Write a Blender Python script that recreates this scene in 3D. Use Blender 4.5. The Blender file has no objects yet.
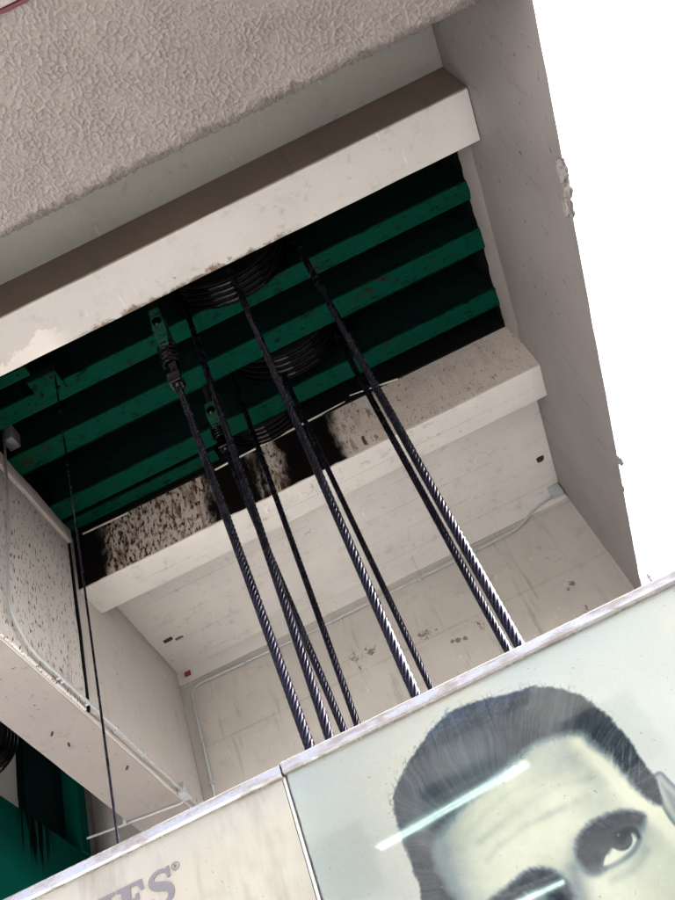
import bpy, bmesh, math, random
import numpy as np
from mathutils import Vector, Matrix, noise as mnoise
random.seed(7)
R = math.radians
S = bpy.context.scene
COL = S.collection
CH = 1.6                    # camera height; all coordinates below are relative to the camera, lifted by CH at the end
GZ = -CH                    # the ground

# ------------------------------------------------------------------ camera solution (focal length and axes found from the building's edges)
FPX = 923.26
TH, RHO, PSI = 0.8188, 0.4473, -0.0121
fwd = Vector((math.sin(PSI)*math.cos(TH), math.cos(PSI)*math.cos(TH), math.sin(TH)))
_r = Vector((math.cos(PSI), -math.sin(PSI), 0)); _u = _r.cross(fwd)
CR = _r*math.cos(RHO) - _u*math.sin(RHO)
CU = _r*math.sin(RHO) + _u*math.cos(RHO)
def ray(px, py): return fwd + CR*((px-337.5)/FPX) - CU*((py-450)/FPX)
def on_y(px, py, y): d = ray(px, py); return d*(y/d.y)
def on_x(px, py, x): d = ray(px, py); return d*(x/d.x)
def on_z(px, py, z): d = ray(px, py); return d*(z/d.z)

# ------------------------------------------------------------------ node helpers
class NT:
    def __init__(s, name):
        s.m = bpy.data.materials.new(name); s.m.use_nodes = True
        s.t = s.m.node_tree; s.t.nodes.clear()
        s.out = s.t.nodes.new('ShaderNodeOutputMaterial')
        s.b = s.t.nodes.new('ShaderNodeBsdfPrincipled')
        s.t.links.new(s.b.outputs[0], s.out.inputs[0])
        s.geo = s.t.nodes.new('ShaderNodeNewGeometry')
        s.pos = s.geo.outputs['Position']
    def n(s, typ, **kw):
        nd = s.t.nodes.new(typ)
        for k, v in kw.items(): setattr(nd, k, v)
        return nd
    def put(s, sock, v):
        if isinstance(v, (int, float)): sock.default_value = v
        elif isinstance(v, (tuple, list)):
            sock.default_value = (*v, 1) if len(v) == 3 and len(sock.default_value) == 4 else v
        else: s.t.links.new(v, sock)
    def math(s, op, a, b=0.0, c=None, clamp=False):
        nd = s.n('ShaderNodeMath', operation=op, use_clamp=clamp)
        s.put(nd.inputs[0], a); s.put(nd.inputs[1], b)
        if c is not None: s.put(nd.inputs[2], c)
        return nd.outputs[0]
    def scale(s, v, sc):
        nd = s.n('ShaderNodeVectorMath', operation='MULTIPLY'); s.put(nd.inputs[0], v); nd.inputs[1].default_value = sc
        return nd.outputs[0]
    def noise(s, sc=1.0, detail=4, rough=.55, stretch=None, dist=0.0, off=None):
        v = s.pos
        if off:
            nd = s.n('ShaderNodeVectorMath', operation='ADD'); s.put(nd.inputs[0], v); nd.inputs[1].default_value = off; v = nd.outputs[0]
        if stretch: v = s.scale(v, stretch)
        nd = s.n('ShaderNodeTexNoise'); s.put(nd.inputs['Vector'], v)
        nd.inputs['Scale'].default_value = sc; nd.inputs['Detail'].default_value = detail
        nd.inputs['Roughness'].default_value = rough; nd.inputs['Distortion'].default_value = dist
        return nd.outputs['Fac']
    def voro(s, sc, feature='F1', stretch=None, vec=None):
        v = vec or s.pos
        if stretch: v = s.scale(v, stretch)
        nd = s.n('ShaderNodeTexVoronoi', feature=feature); s.put(nd.inputs['Vector'], v); nd.inputs['Scale'].default_value = sc
        return nd.outputs['Distance']
    def ramp(s, f, lo, hi, a=0.0, b=1.0):
        nd = s.n('ShaderNodeMapRange'); nd.clamp = True; nd.interpolation_type = 'SMOOTHSTEP'
        s.put(nd.inputs[0], f); nd.inputs[1].default_value = lo; nd.inputs[2].default_value = hi
        s.put(nd.inputs[3], a); s.put(nd.inputs[4], b)
        return nd.outputs[0]
    def mix(s, f, a, b):
        nd = s.n('ShaderNodeMix', data_type='RGBA'); s.put(nd.inputs[0], f); s.put(nd.inputs[6], a); s.put(nd.inputs[7], b)
        return nd.outputs[2]
    def xyz(s):
        nd = s.n('ShaderNodeSeparateXYZ'); s.put(nd.inputs[0], s.pos); return nd.outputs
    def bump(s, h, st=.3, d=.01):
        nd = s.n('ShaderNodeBump'); nd.inputs['Strength'].default_value = st; nd.inputs['Distance'].default_value = d
        s.put(nd.inputs['Height'], h); s.put(s.b.inputs['Normal'], nd.outputs[0])
    def done(s, col, rough=.6, spec=.5, metal=0.0):
        s.put(s.b.inputs['Base Color'], col); s.put(s.b.inputs['Roughness'], rough)
        s.put(s.b.inputs['Specular IOR Level'], spec); s.put(s.b.inputs['Metallic'], metal)
        return s.m

def spot_mask(t, pts, sc):
    """ragged dark smudges around given world points, each (x, y, z, radius, strength)"""
    tot = None
    for x, y, z, r, k in pts:
        nd = t.n('ShaderNodeVectorMath', operation='DISTANCE'); t.put(nd.inputs[0], t.pos)
        nd.inputs[1].default_value = (x, y, z+CH)
        m = t.ramp(nd.outputs['Value'], 0, r, k, 0)
        tot = m if tot is None else t.math('MAXIMUM', tot, m)
    n = t.math('ADD', t.math('MULTIPLY', t.noise(sc, 2, .5, (1.2, 1, .8), 1.2), .75), t.math('MULTIPLY', t.noise(7, 3, .6), .35))
    return t.ramp(t.math('ADD', t.math('MULTIPLY', tot, .5), n), .80, .92, 0, .95)

def concrete(name, base, dirt=(.16,.13,.11), var=.25, speck=0.0, speck_scale=26, speck_stretch=(1,1,.35), spots=None, boards=None, rough=.55, bumps=.25, rust=None):
    t = NT(name)
    big = t.noise(.9, 5, .6); med = t.noise(5, 5, .65); fine = t.noise(60, 3, .6)
    c = t.mix(t.ramp(big, .3, .75, 0, var), base, tuple(x*.62 for x in base))
    c = t.mix(t.ramp(med, .52, .8, 0, var*.9), c, dirt)
    c = t.mix(t.ramp(fine, .3, .7, 0, .12), c, tuple(min(1, x*1.25) for x in base))
    if boards:                                                   # board marks of the shuttering
        ax, w = boards
        f = t.math('FRACT', t.math('DIVIDE', t.xyz()[ax], w))
        line = t.ramp(t.math('ABSOLUTE', t.math('SUBTRACT', f, .5)), .47, .5, 0, .35)
        c = t.mix(t.math('MULTIPLY', line, t.ramp(big, .35, .65)), c, dirt)
    if speck:
        sp = t.noise(speck_scale, 2, .5, speck_stretch)
        dens = t.noise(1.3, 3, .6, off=(4.2, 1.7, 3.1))
        thr = t.math('ADD', .78 - speck*.22, t.math('MULTIPLY', dens, -.12))
        mk = t.ramp(t.math('SUBTRACT', sp, thr), -.01, .08)
        c = t.mix(mk, c, (.04, .034, .03))
    st = t.noise(11, 4, .65, (1, 1, .09)); c = t.mix(t.math('MULTIPLY', t.ramp(st, .56, .74, 0, var*1.1), t.ramp(big, .35, .6)), c, tuple(x*.5 for x in dirt))
    sc1 = t.noise(30, 2, .5, (1, .10, .5), off=(1.3, 2.2, .4)); c = t.mix(t.math('MULTIPLY', t.ramp(sc1, .68, .74, 0, .5), t.ramp(med, .45, .6)), c, tuple(min(.8, x*1.5) for x in base))
    nd = t.n('ShaderNodeVectorMath', operation='ADD'); t.put(nd.inputs[0], t.pos)
    nc = t.n('ShaderNodeTexNoise'); t.put(nc.inputs['Vector'], t.pos); nc.inputs['Scale'].default_value = 3.5; nc.inputs['Detail'].default_value = 4
    sv = t.n('ShaderNodeVectorMath', operation='SCALE'); t.put(sv.inputs[0], nc.outputs['Color']); sv.inputs['Scale'].default_value = .5; t.put(nd.inputs[1], sv.outputs[0])
    cr = t.voro(.8, 'DISTANCE_TO_EDGE', vec=nd.outputs[0])
    c = t.mix(t.math('MULTIPLY', t.ramp(cr, .001, .004, .4, 0), t.ramp(t.noise(1.7, 3, .6, off=(7, 7, 2)), .56, .66)), c, (.09, .075, .065))
    # fine hairline scratches and pin holes
    ph = t.voro(42); c = t.mix(t.math('MULTIPLY', t.ramp(ph, .05, .10, .6, 0), t.ramp(med, .56, .68)), c, (.09, .08, .07))
    if spots:
        c = t.mix(t.math('MULTIPLY', spot_mask(t, *spots), .8), c, (.06, .05, .042))
    h = t.math('ADD', t.math('MULTIPLY', med, .7), t.math('MULTIPLY', fine, .3))
    t.bump(h, bumps, .012)
    return t.done(c, rough, .3)

# ------------------------------------------------------------------ mesh helpers
def link(name, bm, mat, parent=None, smooth=False):
    me = bpy.data.meshes.new(name)
    bm.normal_update()
    bmesh.ops.recalc_face_normals(bm, faces=bm.faces)
    co = [v.co for v in bm.verts]
    mn = Vector((min(c.x for c in co), min(c.y for c in co), min(c.z for c in co)))
    mx = Vector((max(c.x for c in co), max(c.y for c in co), max(c.z for c in co)))
    org = Vector(((mn.x+mx.x)/2, (mn.y+mx.y)/2, mn.z))
    bmesh.ops.translate(bm, verts=bm.verts, vec=-org)
    bm.to_mesh(me); bm.free()
    if smooth:
        for p in me.polygons: p.use_smooth = True
    me.materials.append(mat)
    o = bpy.data.objects.new(name, me); COL.objects.link(o)
    if parent is not None:
        o.parent = parent; o.location = org - world_loc(parent)
    else: o.location = org
    return o
def world_loc(o):
    l = Vector(o.location)
    while o.parent: o = o.parent; l += o.location
    return l
def thing(name, label, cat, loc, group=None):
    o = bpy.data.objects.new(name, None); COL.objects.link(o); o.location = loc; o.empty_display_size = .1
    return tag(o, label, cat, group)
def tag(o, label, cat, group=None, kind=None):
    o['label'] = label; o['category'] = cat
    if group: o['group'] = group
    if kind: o['kind'] = kind
    return o
def add_box(bm, x0, x1, y0, y1, z0, z1, bev=0.0, step=None, amp=0.0, freq=3.0):
    b = bmesh.new()
    bmesh.ops.create_cube(b, size=1)
    for v in b.verts:
        v.co = Vector((x0 if v.co.x < 0 else x1, y0 if v.co.y < 0 else y1, z0 if v.co.z < 0 else z1))
    if bev: bmesh.ops.bevel(b, geom=list(b.edges), offset=bev, segments=2, affect='EDGES', profile=.6)
    if step:
        for ax, (a, c) in enumerate(((x0, x1), (y0, y1), (z0, z1))):
            nn = int((c-a)/step)
            for i in range(1, nn):
                pt = [0, 0, 0]; pt[ax] = a+(c-a)*i/nn
                no = [0, 0, 0]; no[ax] = 1
                bmesh.ops.bisect_plane(b, geom=list(b.verts)+list(b.edges)+list(b.faces), plane_co=pt, plane_no=no)
    if amp:
        for v in b.verts:
            v.co += Vector(mnoise.noise_vector(v.co*freq))*amp + Vector(mnoise.noise_vector(v.co*freq*6))*amp*.5
    me = bpy.data.meshes.new('tmp'); b.to_mesh(me); b.free(); bm.from_mesh(me); bpy.data.meshes.remove(me)
def box(*a, **k):
    bm = bmesh.new(); add_box(bm, *a, **k); return bm
def add_tube(bm, pts, r, seg=12, cap=True):
    pts = [Vector(p) for p in pts]; rings = []
    rr = r if isinstance(r, (list, tuple)) else [r]*len(pts)
    prev = None
    for i, p in enumerate(pts):
        d = (pts[min(i+1, len(pts)-1)] - pts[max(i-1, 0)]).normalized()
        if prev is None:
            a = Vector((0, 0, 1)) if abs(d.z) < .9 else Vector((1, 0, 0))
            n = d.cross(a).normalized()
        else: n = (prev - d*prev.dot(d)).normalized()
        prev = n; m = d.cross(n)
        rings.append([bm.verts.new(p + (n*math.cos(2*math.pi*k/seg) + m*math.sin(2*math.pi*k/seg))*rr[i]) for k in range(seg)])
    for a, b in zip(rings, rings[1:]):
        for k in range(seg): bm.faces.new((a[k], a[(k+1) % seg], b[(k+1) % seg], b[k]))
    if cap: bm.faces.new(rings[0]); bm.faces.new(rings[-1])
def tube(pts, r, seg=12):
    bm = bmesh.new(); add_tube(bm, pts, r, seg); return bm
def rounded(pts, rad=.12, n=6):
    """polyline with its corners rounded, as a bent conduit"""
    pts = [Vector(p) for p in pts]; out = [pts[0]]
    for a, b, c in zip(pts, pts[1:], pts[2:]):
        r = min(rad, (a-b).length*.45, (c-b).length*.45)
        p, q = b+(a-b).normalized()*r, b+(c-b).normalized()*r
        for i in range(n+1):
            t = i/n; out.append(p*(1-t)**2 + b*2*t*(1-t) + q*t*t)
    out.append(pts[-1]); return out
def add_prism(bm, pts, thick, to3):
    a = [bm.verts.new(to3(p, 0)) for p in pts]; b = [bm.verts.new(to3(p, thick)) for p in pts]
    bm.faces.new(a); bm.faces.new(b[::-1])
    n = len(pts)
    for i in range(n): bm.faces.new((a[i], a[(i+1) % n], b[(i+1) % n], b[i]))

# ------------------------------------------------------------------ key planes (from the camera fit)
C = 1.84; XL = -2.616; XLO = -3.123
ZC1 = 6.315; YB1, ZB1, YB1F = 2.982, 5.865, 3.386
YB2, ZB2, YB2F = 5.56, 5.781, 5.941
ZRC, YBK = 6.134, 7.593
ZLB, ZW = 4.40, 4.49
ZG = 6.40; ZTOP = 7.6
PY = 2.9

# ------------------------------------------------------------------ materials
PALE = (.51, .503, .487)
m_beam = concrete('painted_concrete', PALE, var=.22, boards=None)
def edge_beam():
    m = concrete('painted_concrete_with_rust', PALE, var=.25)
    t = NT.__new__(NT); t.m = m; t.t = m.node_tree
    t.b = [n for n in t.t.nodes if n.type == 'BSDF_PRINCIPLED'][0]
    t.geo = t.t.nodes.new('ShaderNodeNewGeometry'); t.pos = t.geo.outputs['Position']
    c = t.b.inputs['Base Color'].links[0].from_socket
    x, y, z = t.xyz(); n = t.noise(9, 5, .7); n2 = t.noise(3.5, 4, .7, off=(2, 5, 1))
    edge = t.math('ADD', y, t.math('MULTIPLY', t.math('SUBTRACT', n, .5), .22))
    rx = t.math('MULTIPLY', t.ramp(x, -1.5, -1.1), t.ramp(x, .15, .5, 1, 0))
    peel = t.math('MULTIPLY', t.ramp(t.math('ADD', y, t.math('MULTIPLY', t.math('SUBTRACT', n2, .5), .55)), YB1F-.14, YB1F-.11), t.ramp(x, -1.35, -1.6))
    c = t.mix(t.math('MULTIPLY', peel, .8), c, (.72, .69, .66))
    c = t.mix(t.math('MULTIPLY', t.ramp(edge, YB1F-.045, YB1F-.005), t.math('MULTIPLY', rx, .85)), c, (.10, .055, .03))
    fl = t.math('MULTIPLY', t.ramp(n, .66, .70), t.math('MULTIPLY', t.ramp(y, YB1F-.16, YB1F-.1), rx))
    c = t.mix(fl, c, (.16, .11, .075))
    t.put(t.b.inputs['Base Color'], c); return m
m_edge = edge_beam()
m_soffit = concrete('painted_soffit', (.515, .508, .49), var=.35, boards=(1, .34))
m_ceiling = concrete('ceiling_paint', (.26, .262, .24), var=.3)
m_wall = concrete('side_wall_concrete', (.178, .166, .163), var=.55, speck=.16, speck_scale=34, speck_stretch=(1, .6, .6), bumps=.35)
prints = [(*on_y(px, py, YBK), r, k) for px, py, r, k in ((352, 658, .20, .62), (370, 650, .16, .66), (392, 645, .10, .6), (402, 657, .09, .55), (425, 634, .17, .70), (436, 630, .07, .7), (452, 641, .05, 1.0), (458, 640, .06, 1.1), (465, 638, .05, 1.1), (478, 626, .15, .62), (572, 583, .07, .9), (568, 589, .05, .9), (584, 608, .12, .62), (360, 668, .10, .6), (545, 548, .26, .40), (300, 745, .20, .5), (330, 690, .10, .5), (286, 770, .1, .6))]
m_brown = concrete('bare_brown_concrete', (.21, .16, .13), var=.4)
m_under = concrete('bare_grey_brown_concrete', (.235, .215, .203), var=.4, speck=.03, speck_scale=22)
m_pale = concrete('lightened_wall', (.66, .64, .58), var=.2)  # tone raised to make up for missing light on the neighbour wall
m_haunch = concrete('pale_haunch_concrete', (.24, .22, .21), var=.45)  # paler concrete than the side wall
m_back = concrete('back_wall_concrete', (.38, .365, .34), var=.45, spots=(prints, 30), boards=(2, .75))
m_side = concrete('left_wall_concrete', (.41, .395, .375), var=.3, speck=.04, speck_scale=30)
m_block = concrete('speckled_concrete', (.50, .49, .475), var=.5, speck=.60, speck_scale=50, speck_stretch=(1, 1, .3), bumps=.5)

def grease_concrete():
    t = NT('grease_stained_concrete')
    x, y, z = t.xyz()
    big = t.noise(1.2, 4, .6); med = t.noise(6, 5, .65)
    c = t.mix(t.ramp(med, .35, .75, 0, .5), (.46, .42, .385), (.33, .285, .25))
    rust = t.noise(11, 4, .6, (1, 1, .25))
    c = t.mix(t.math('MULTIPLY', t.ramp(rust, .50, .64, 0, .8), t.ramp(x, -.2, .5, 1, .1)), c, (.11, .055, .025))
    # runs of black grease, thinning out to the right
    blot = t.noise(15, 4, .6, (1, 1, .28), off=(2, 0, 5)); c = t.mix(t.math('MULTIPLY', t.ramp(blot, .58, .64), t.ramp(x, .1, .7, 1, 0)), c, (.045, .025, .015))
    sp = t.noise(38, 3, .55, (1, 1, .36))
    dens = t.ramp(x, -2.4, 1.7, .545, .70)
    dn = t.math('ADD', dens, t.math('MULTIPLY', t.math('SUBTRACT', big, .5), -.18))
    c = t.mix(t.ramp(t.math('SUBTRACT', sp, dn), -.075, .0, 0, .7), c, (.14, .085, .055))
    c = t.mix(t.ramp(t.math('SUBTRACT', sp, dn), -.02, .085), c, (.016, .006, .005))
    fine = t.noise(75, 2, .5)
    c = t.mix(t.ramp(fine, .66, .70), c, (.04, .03, .025))
    # solid black patches below the wheels
    wob = t.math('MULTIPLY', t.math('SUBTRACT', t.noise(5, 5, .7, (1, 1, .4)), .5), .42)
    xx = t.math('ADD', x, wob)
    tot = None
    for a, b in ((-3.2, -2.33), (-1.28, -.83), (-.80, -.72), (-.57, -.02)):
        m = t.math('MULTIPLY', t.ramp(xx, a-.07, a+.04), t.ramp(xx, b-.04, b+.09, 1, 0))
        tot = m if tot is None else t.math('MAXIMUM', tot, m)
    c = t.mix(tot, c, (.0035, .0025, .0022))
    t.bump(t.math('ADD', med, sp), .35, .01)
    return t.done(c, t.math('SUBTRACT', .7, t.math('MULTIPLY', tot, .2)), .12)
m_grease = grease_concrete()

def stucco():
    t = NT('textured_plaster')
    at = t.n('ShaderNodeAttribute', attribute_name='raised'); up = at.outputs['Fac']
    c = t.mix(t.ramp(t.noise(1.5, 4, .6), .35, .7, 0, .4), (.172, .16, .15), (.125, .115, .107))
    c = t.mix(t.ramp(up, .05, .5, .5, 0), c, (.20, .175, .17))             # hollows tinted as painted relief shading
    c = t.mix(t.ramp(up, .55, 1.0, 0, .28), c, (.31, .285, .27))               # ridges painted paler, as if catching side light
    h = t.noise(120, 4, .6)
    y = t.math('ADD', t.xyz()[1], t.math('MULTIPLY', t.noise(18, 4, .7), .12))
    c = t.mix(t.ramp(y, 1.90, 1.95, 0, .75), c, (.05, .042, .042))            # dirt along the drip edge
    t.bump(h, .7, .005)
    return t.done(c, .75, .25)
m_stucco = stucco()

def green_paint(name, base=(.0005, .033, .0215), dirty=.7):
    t = NT(name)
    n = t.noise(3, 5, .65); s = t.noise(14, 4, .6)
    c = t.mix(t.ramp(n, .45, .75, 0, .5), base, (base[0]*2.2+.003, base[1]*1.1, base[2]*.6))
    c = t.mix(t.ramp(s, .52, .72, 0, dirty), c, (.002, .006, .006))
    ru = t.noise(5, 5, .7, off=(3, 9, 4)); c = t.mix(t.math('MULTIPLY', t.ramp(ru, .60, .66), .8), c, (.016, .011, .004))
    sm = t.noise(7, 4, .7, (1, 3, 3), off=(8, 1, 6)); c = t.mix(t.ramp(sm, .55, .68, 0, .85), c, (.0008, .0015, .0014))
    sp = t.noise(40, 2, .5)
    c = t.mix(t.ramp(sp, .66, .70), c, (.001, .002, .002))
    t.bump(s, .2, .006)
    return t.done(c, .65, .03)
m_green = green_paint('green_steel_paint')
m_green_deep = green_paint('deep_green_steel', (.0006, .012, .010), .6)  # deeper green than the girder paint
m_green_dk = green_paint('shaded_green_steel_paint', (.002, .012, .011), .8)  # darker copy of the girder green, shade put into the colour
def drip_green():
    t = NT('green_paint_with_black_drips')
    x, y, z = t.xyz()
    n = t.noise(3, 5, .6)
    c = t.mix(t.ramp(n, .4, .75, 0, .35), (.0004, .055, .042), (.0004, .036, .029))
    run = t.noise(15, 3, .6, (1, 1, .06))
    gate = t.math('MULTIPLY', t.ramp(y, 6.95, 7.15), t.ramp(y, 7.5, 7.75, 1, 0))
    hgt = t.ramp(z, 4.3+CH, 5.1+CH, 0, 1)
    k = t.math('MULTIPLY', gate, t.ramp(t.math('ADD', run, t.math('MULTIPLY', hgt, .32)), .72, .82))
    c = t.mix(k, c, (.0008, .0016, .0016))
    return t.done(c, .8, .02)
m_drip = drip_green()
def plain(name, col, rough=.5, metal=0.0, spec=.5, nz=.3, sc=14):
    t = NT(name)
    n = t.noise(sc, 4, .6)
    c = t.mix(t.ramp(n, .4, .75, 0, nz), col, tuple(v*.45 for v in col))
    t.bump(n, .12, .004)
    return t.done(c, rough, spec, metal)
m_black = plain('black_grease', (.0005, .0005, .0008), .07, spec=.13, nz=.6)
m_void = plain('black_steel_and_shade', (.002, .003, .003), .7, spec=.1)  # near black steel, also used for the shade inside the shaft
def rope_mat():
    t = NT('greased_wire_rope')
    n = t.noise(55, 3, .6)
    c = t.mix(t.ramp(n, .4, .7), (.0045, .0045, .007), (.0015, .0015, .002))
    t.bump(n, .25, .002)
    t.b.inputs['Specular Tint'].default_value = (.56, .60, 1, 1)
    return t.done(c, t.ramp(t.noise(13, 4, .6), .35, .7, .12, .38), .42)
m_rope = rope_mat()
m_conduit = plain('grey_conduit_paint', (.31, .33, .335), .4, nz=.25)
m_mortar = plain('grey_mortar', (.20, .185, .18), .85, nz=.8, sc=40)
m_red = plain('red_paint', (.06, .003, .014), .5)
m_redbrown = plain('dark_red_cap', (.16, .012, .02), .5)
m_wood = plain('pale_board', (.42, .40, .35), .6)
m_hole = plain('dark_pocket', (.02, .016, .014), .9)
m_rusty = plain('rusty_plate', (.16, .08, .045), .8)
def metal_frame():
    t = NT('scratched_metal_trim')
    n = t.noise(9, 5, .65, (1, 1, 3)); f = t.noise(45, 4, .6)
    c = t.mix(t.ramp(n, .42, .62), (.43, .435, .44), (.21, .20, .20))
    c = t.mix(t.ramp(f, .55, .75, 0, .5), c, (.25, .2, .2))
    t.bump(t.math('ADD', n, t.math('MULTIPLY', f, .3)), .25, .006)
    return t.done(c, t.ramp(n, .4, .65, .12, .45), .5, t.ramp(n, .42, .6, .6, .2))
m_trim = metal_frame()
def plastic_face(name, vcol=None):
    STAIN = .06 if vcol else .95
    t = NT(name)
    st = t.noise(4, 5, .65, (1, 1, .22)); sm = t.noise(2.2, 4, .6)
    if vcol:
        at = t.n('ShaderNodeVertexColor', layer_name=vcol); base = at.outputs[0]
    else: base = (.275, .27, .235)
    c = t.mix(t.ramp(st, .42, .64, 0, STAIN), base, t.mix(.65, base, (.115, .095, .068)))
    c = t.mix(t.ramp(sm, .48, .7, 0, .15 if vcol else .4), c, t.mix(.5, c, (.42, .50, .44)))
    sp = t.noise(95, 2, .5); dn = t.noise(3.1, 3, .6, off=(3, 1, 8))
    c = t.mix(t.ramp(t.math('ADD', sp, t.math('MULTIPLY', dn, .22)), .845, .87, 0, .7), c, (.09, .09, .10))
    m = t.done(c, t.ramp(t.noise(6, 4, .6), .35, .7, .03, .055), .5)
    t.bump(t.noise(3.2, 2, .5), .035, .006)
    return m
m_face_plain = plastic_face('milky_sign_plastic')
m_face_print = plastic_face('printed_sign_plastic', 'print')
m_letter = plain('grey_vinyl', (.13, .125, .14), .4, nz=.15)
m_seam = plain('white_joint_strip', (.40, .41, .40), .3, nz=.3)

# ------------------------------------------------------------------ ground and sky
def ground_mat():
    t = NT('pale_paving')
    x, y, z = t.xyz()
    br = t.n('ShaderNodeTexBrick'); t.put(br.inputs['Vector'], t.pos); br.inputs['Scale'].default_value = 1.6
    br.inputs['Color1'].default_value = (.64, .635, .62, 1); br.inputs['Color2'].default_value = (.60, .59, .575, 1); br.inputs['Mortar'].default_value = (.25, .23, .2, 1)
    br.inputs['Mortar Size'].default_value = .012
    c = t.mix(t.ramp(t.noise(.6, 5, .6), .4, .75, 0, .35), br.outputs['Color'], (.52, .51, .495))
    return t.done(c, .8, .2)
bm = bmesh.new(); bmesh.ops.create_grid(bm, x_segments=4, y_segments=4, size=400)
bmesh.ops.translate(bm, verts=bm.verts, vec=(0, 0, GZ))
g = link('ground', bm, ground_mat()); g['kind'] = 'structure'

def asphalt():
    t = NT('asphalt'); n = t.noise(30, 4, .6); c = t.mix(t.ramp(n, .35, .7), (.04, .036, .033), (.065, .06, .055)); t.bump(n, .3, .01); return t.done(c, .85, .3)
ro = link('bounce_dark_strip', box(-1.5, 17.0, -12, 40, GZ-.2, GZ+.004), asphalt()); ro['kind'] = 'structure'  # added out of view to darken the light bouncing up on the right
def hash2(ix, iy, s): 
    v = np.sin(ix*127.1+iy*311.7+s*74.7)*43758.5453
    return v-np.floor(v)
def vnoise(x, y, s=0):
    ix, iy = np.floor(x), np.floor(y); fx, fy = x-ix, y-iy
    fx = fx*fx*(3-2*fx); fy = fy*fy*(3-2*fy)
    a, b, c, d = hash2(ix, iy, s), hash2(ix+1, iy, s), hash2(ix, iy+1, s), hash2(ix+1, iy+1, s)
    return (a*(1-fx)+b*fx)*(1-fy)+(c*(1-fx)+d*fx)*fy
def fbm(x, y, s=0, o=4):
    t = 0; a = .5
    for i in range(o): t = t+a*vnoise(x*2**i, y*2**i, s+i); a *= .5
    return t
def sstep(a, b, v): 
    t = np.clip((v-a)/(b-a), 0, 1); return t*t*(3-2*t)
# ------------------------------------------------------------------ the concrete building
bld = thing('concrete_building', 'weathered pale concrete hoist tower open underneath, with beams over a greasy shaft', 'building', (0, 5, GZ))
def part(name, bm, mat, label=None, parent=bld, smooth=False):
    o = link(name, bm, mat, parent, smooth)
    if label: o['label'] = label
    return o
def smooth_by_angle(o):
    for p in o.data.polygons: p.use_smooth = True
    try: o.data.set_sharp_from_angle(angle=R(38))
    except Exception: pass
# front beam: textured plaster underside, ragged drip edge
bm = box(-6.0, 2.0, 1.02, 1.885, 4.5, ZTOP, bev=.006)
o = part('front_beam', bm, m_stucco, 'front beam with coarse textured plaster underside')
# plaster skin on the underside as real relief
def plaster_skin():
    x0, x1, y0, y1, st = -1.6, 2.0, 1.02, 1.90, .0042
    nx, nz = int((x1-x0)/st), int((y1-y0)/st)
    X, Y = np.meshgrid(np.linspace(x0, x1, nx+1), np.linspace(y0, y1, nz+1))
    def cells(X, Y, size, seed):                                 # raised ridges between the dabs of the trowel
        U, V = X/size, Y/size; iu, iv = np.floor(U), np.floor(V)
        d1 = np.full(U.shape, 9.0); d2 = d1.copy()
        for a in (-1, 0, 1):
            for b in (-1, 0, 1):
                cu, cv = iu+a, iv+b
                d = np.hypot(cu+hash2(cu, cv, seed)-U, cv+hash2(cu, cv, seed+9)-V)
                d2 = np.minimum(d2, np.maximum(d1, d)); d1 = np.minimum(d1, d)
        return d2-d1
    wa = X*.82+Y*.57; wb = (Y*.82-X*.57)*1.35                     # dabs pulled along one diagonal
    WX, WY = wa+.026*(fbm(X*26, Y*26, 1)-.5)+.05*(fbm(X*5, Y*5, 4)-.5), wb+.026*(fbm(X*26, Y*26, 2)-.5)+.05*(fbm(X*5, Y*5, 8)-.5)
    big = fbm(X*2.2, Y*2.2, 77)
    a, b = cells(WX, WY, .036, 3), cells(WX, WY, .019, 13)
    h = .0095*np.exp(-a/.13)*np.clip(.2+1.6*fbm(X*9, Y*9, 70)*1.0, .2, 1.4)+.0060*np.exp(-b/.15)*(.4+big)+.009*(fbm(X*38, Y*38, 5)-.5)+.010*(fbm(X*11, Y*11, 6)-.5)
    edge = sstep(1.80, 1.89, Y)
    h = h+edge*.010*(fbm(X*20, Y*20, 15)-.3)
    YY = Y+sstep(1.86, 1.90, Y)*.012*(fbm(X*16, Y*0+.5, 25)-.5+.9*(vnoise(X*70, Y*0, 26)-.5))
    h = h*.85
    co = np.stack([X, YY, 4.499-h], -1).reshape(-1, 3)
    return co, nx+1, nz+1, np.clip((h-.002)/.012, 0, 1).ravel()
def plaster():
    co, nx, nz, pit = plaster_skin()
    lip = co.reshape(nz, nx, 3)[-1].copy(); lip[:, 1] -= .02; lip[:, 2] = 4.56
    co = np.concatenate([co, lip]); pit = np.concatenate([pit, np.zeros(nx)]); nz += 1
    org = np.array((.05, 1.46, 4.48)); co = co-org
    i = (np.arange(nz-1)[:, None]*nx+np.arange(nx-1)[None, :]); q = np.stack([i, i+nx, i+nx+1, i+1], -1).reshape(-1, 4)
    me = bpy.data.meshes.new('plaster_soffit')
    me.vertices.add(len(co)); me.vertices.foreach_set('co', co.ravel())
    me.loops.add(q.size); me.loops.foreach_set('vertex_index', q.ravel().astype(np.int32))
    me.polygons.add(len(q)); me.polygons.foreach_set('loop_start', (np.arange(len(q))*4).astype(np.int32))
    me.polygons.foreach_set('use_smooth', np.ones(len(q), bool))
    me.update(); me.validate()
    at = me.attributes.new('raised', 'FLOAT', 'POINT'); at.data.foreach_set('value', pit.astype(np.float32))
    me.materials.append(m_stucco)
    o = bpy.data.objects.new('plaster_soffit', me); COL.objects.link(o); o.parent = bld; o.location = Vector(org)-world_loc(bld)
plaster()
part('fascia', box(-6, 2.0, 1.003, 1.017, 4.485, 5.2, bev=.002), m_red, 'red painted metal fascia on the front beam')
part('upper_facade', box(-6, 2.0, .70, 1.0, 4.50, ZTOP, bev=.004), m_under)
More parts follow.
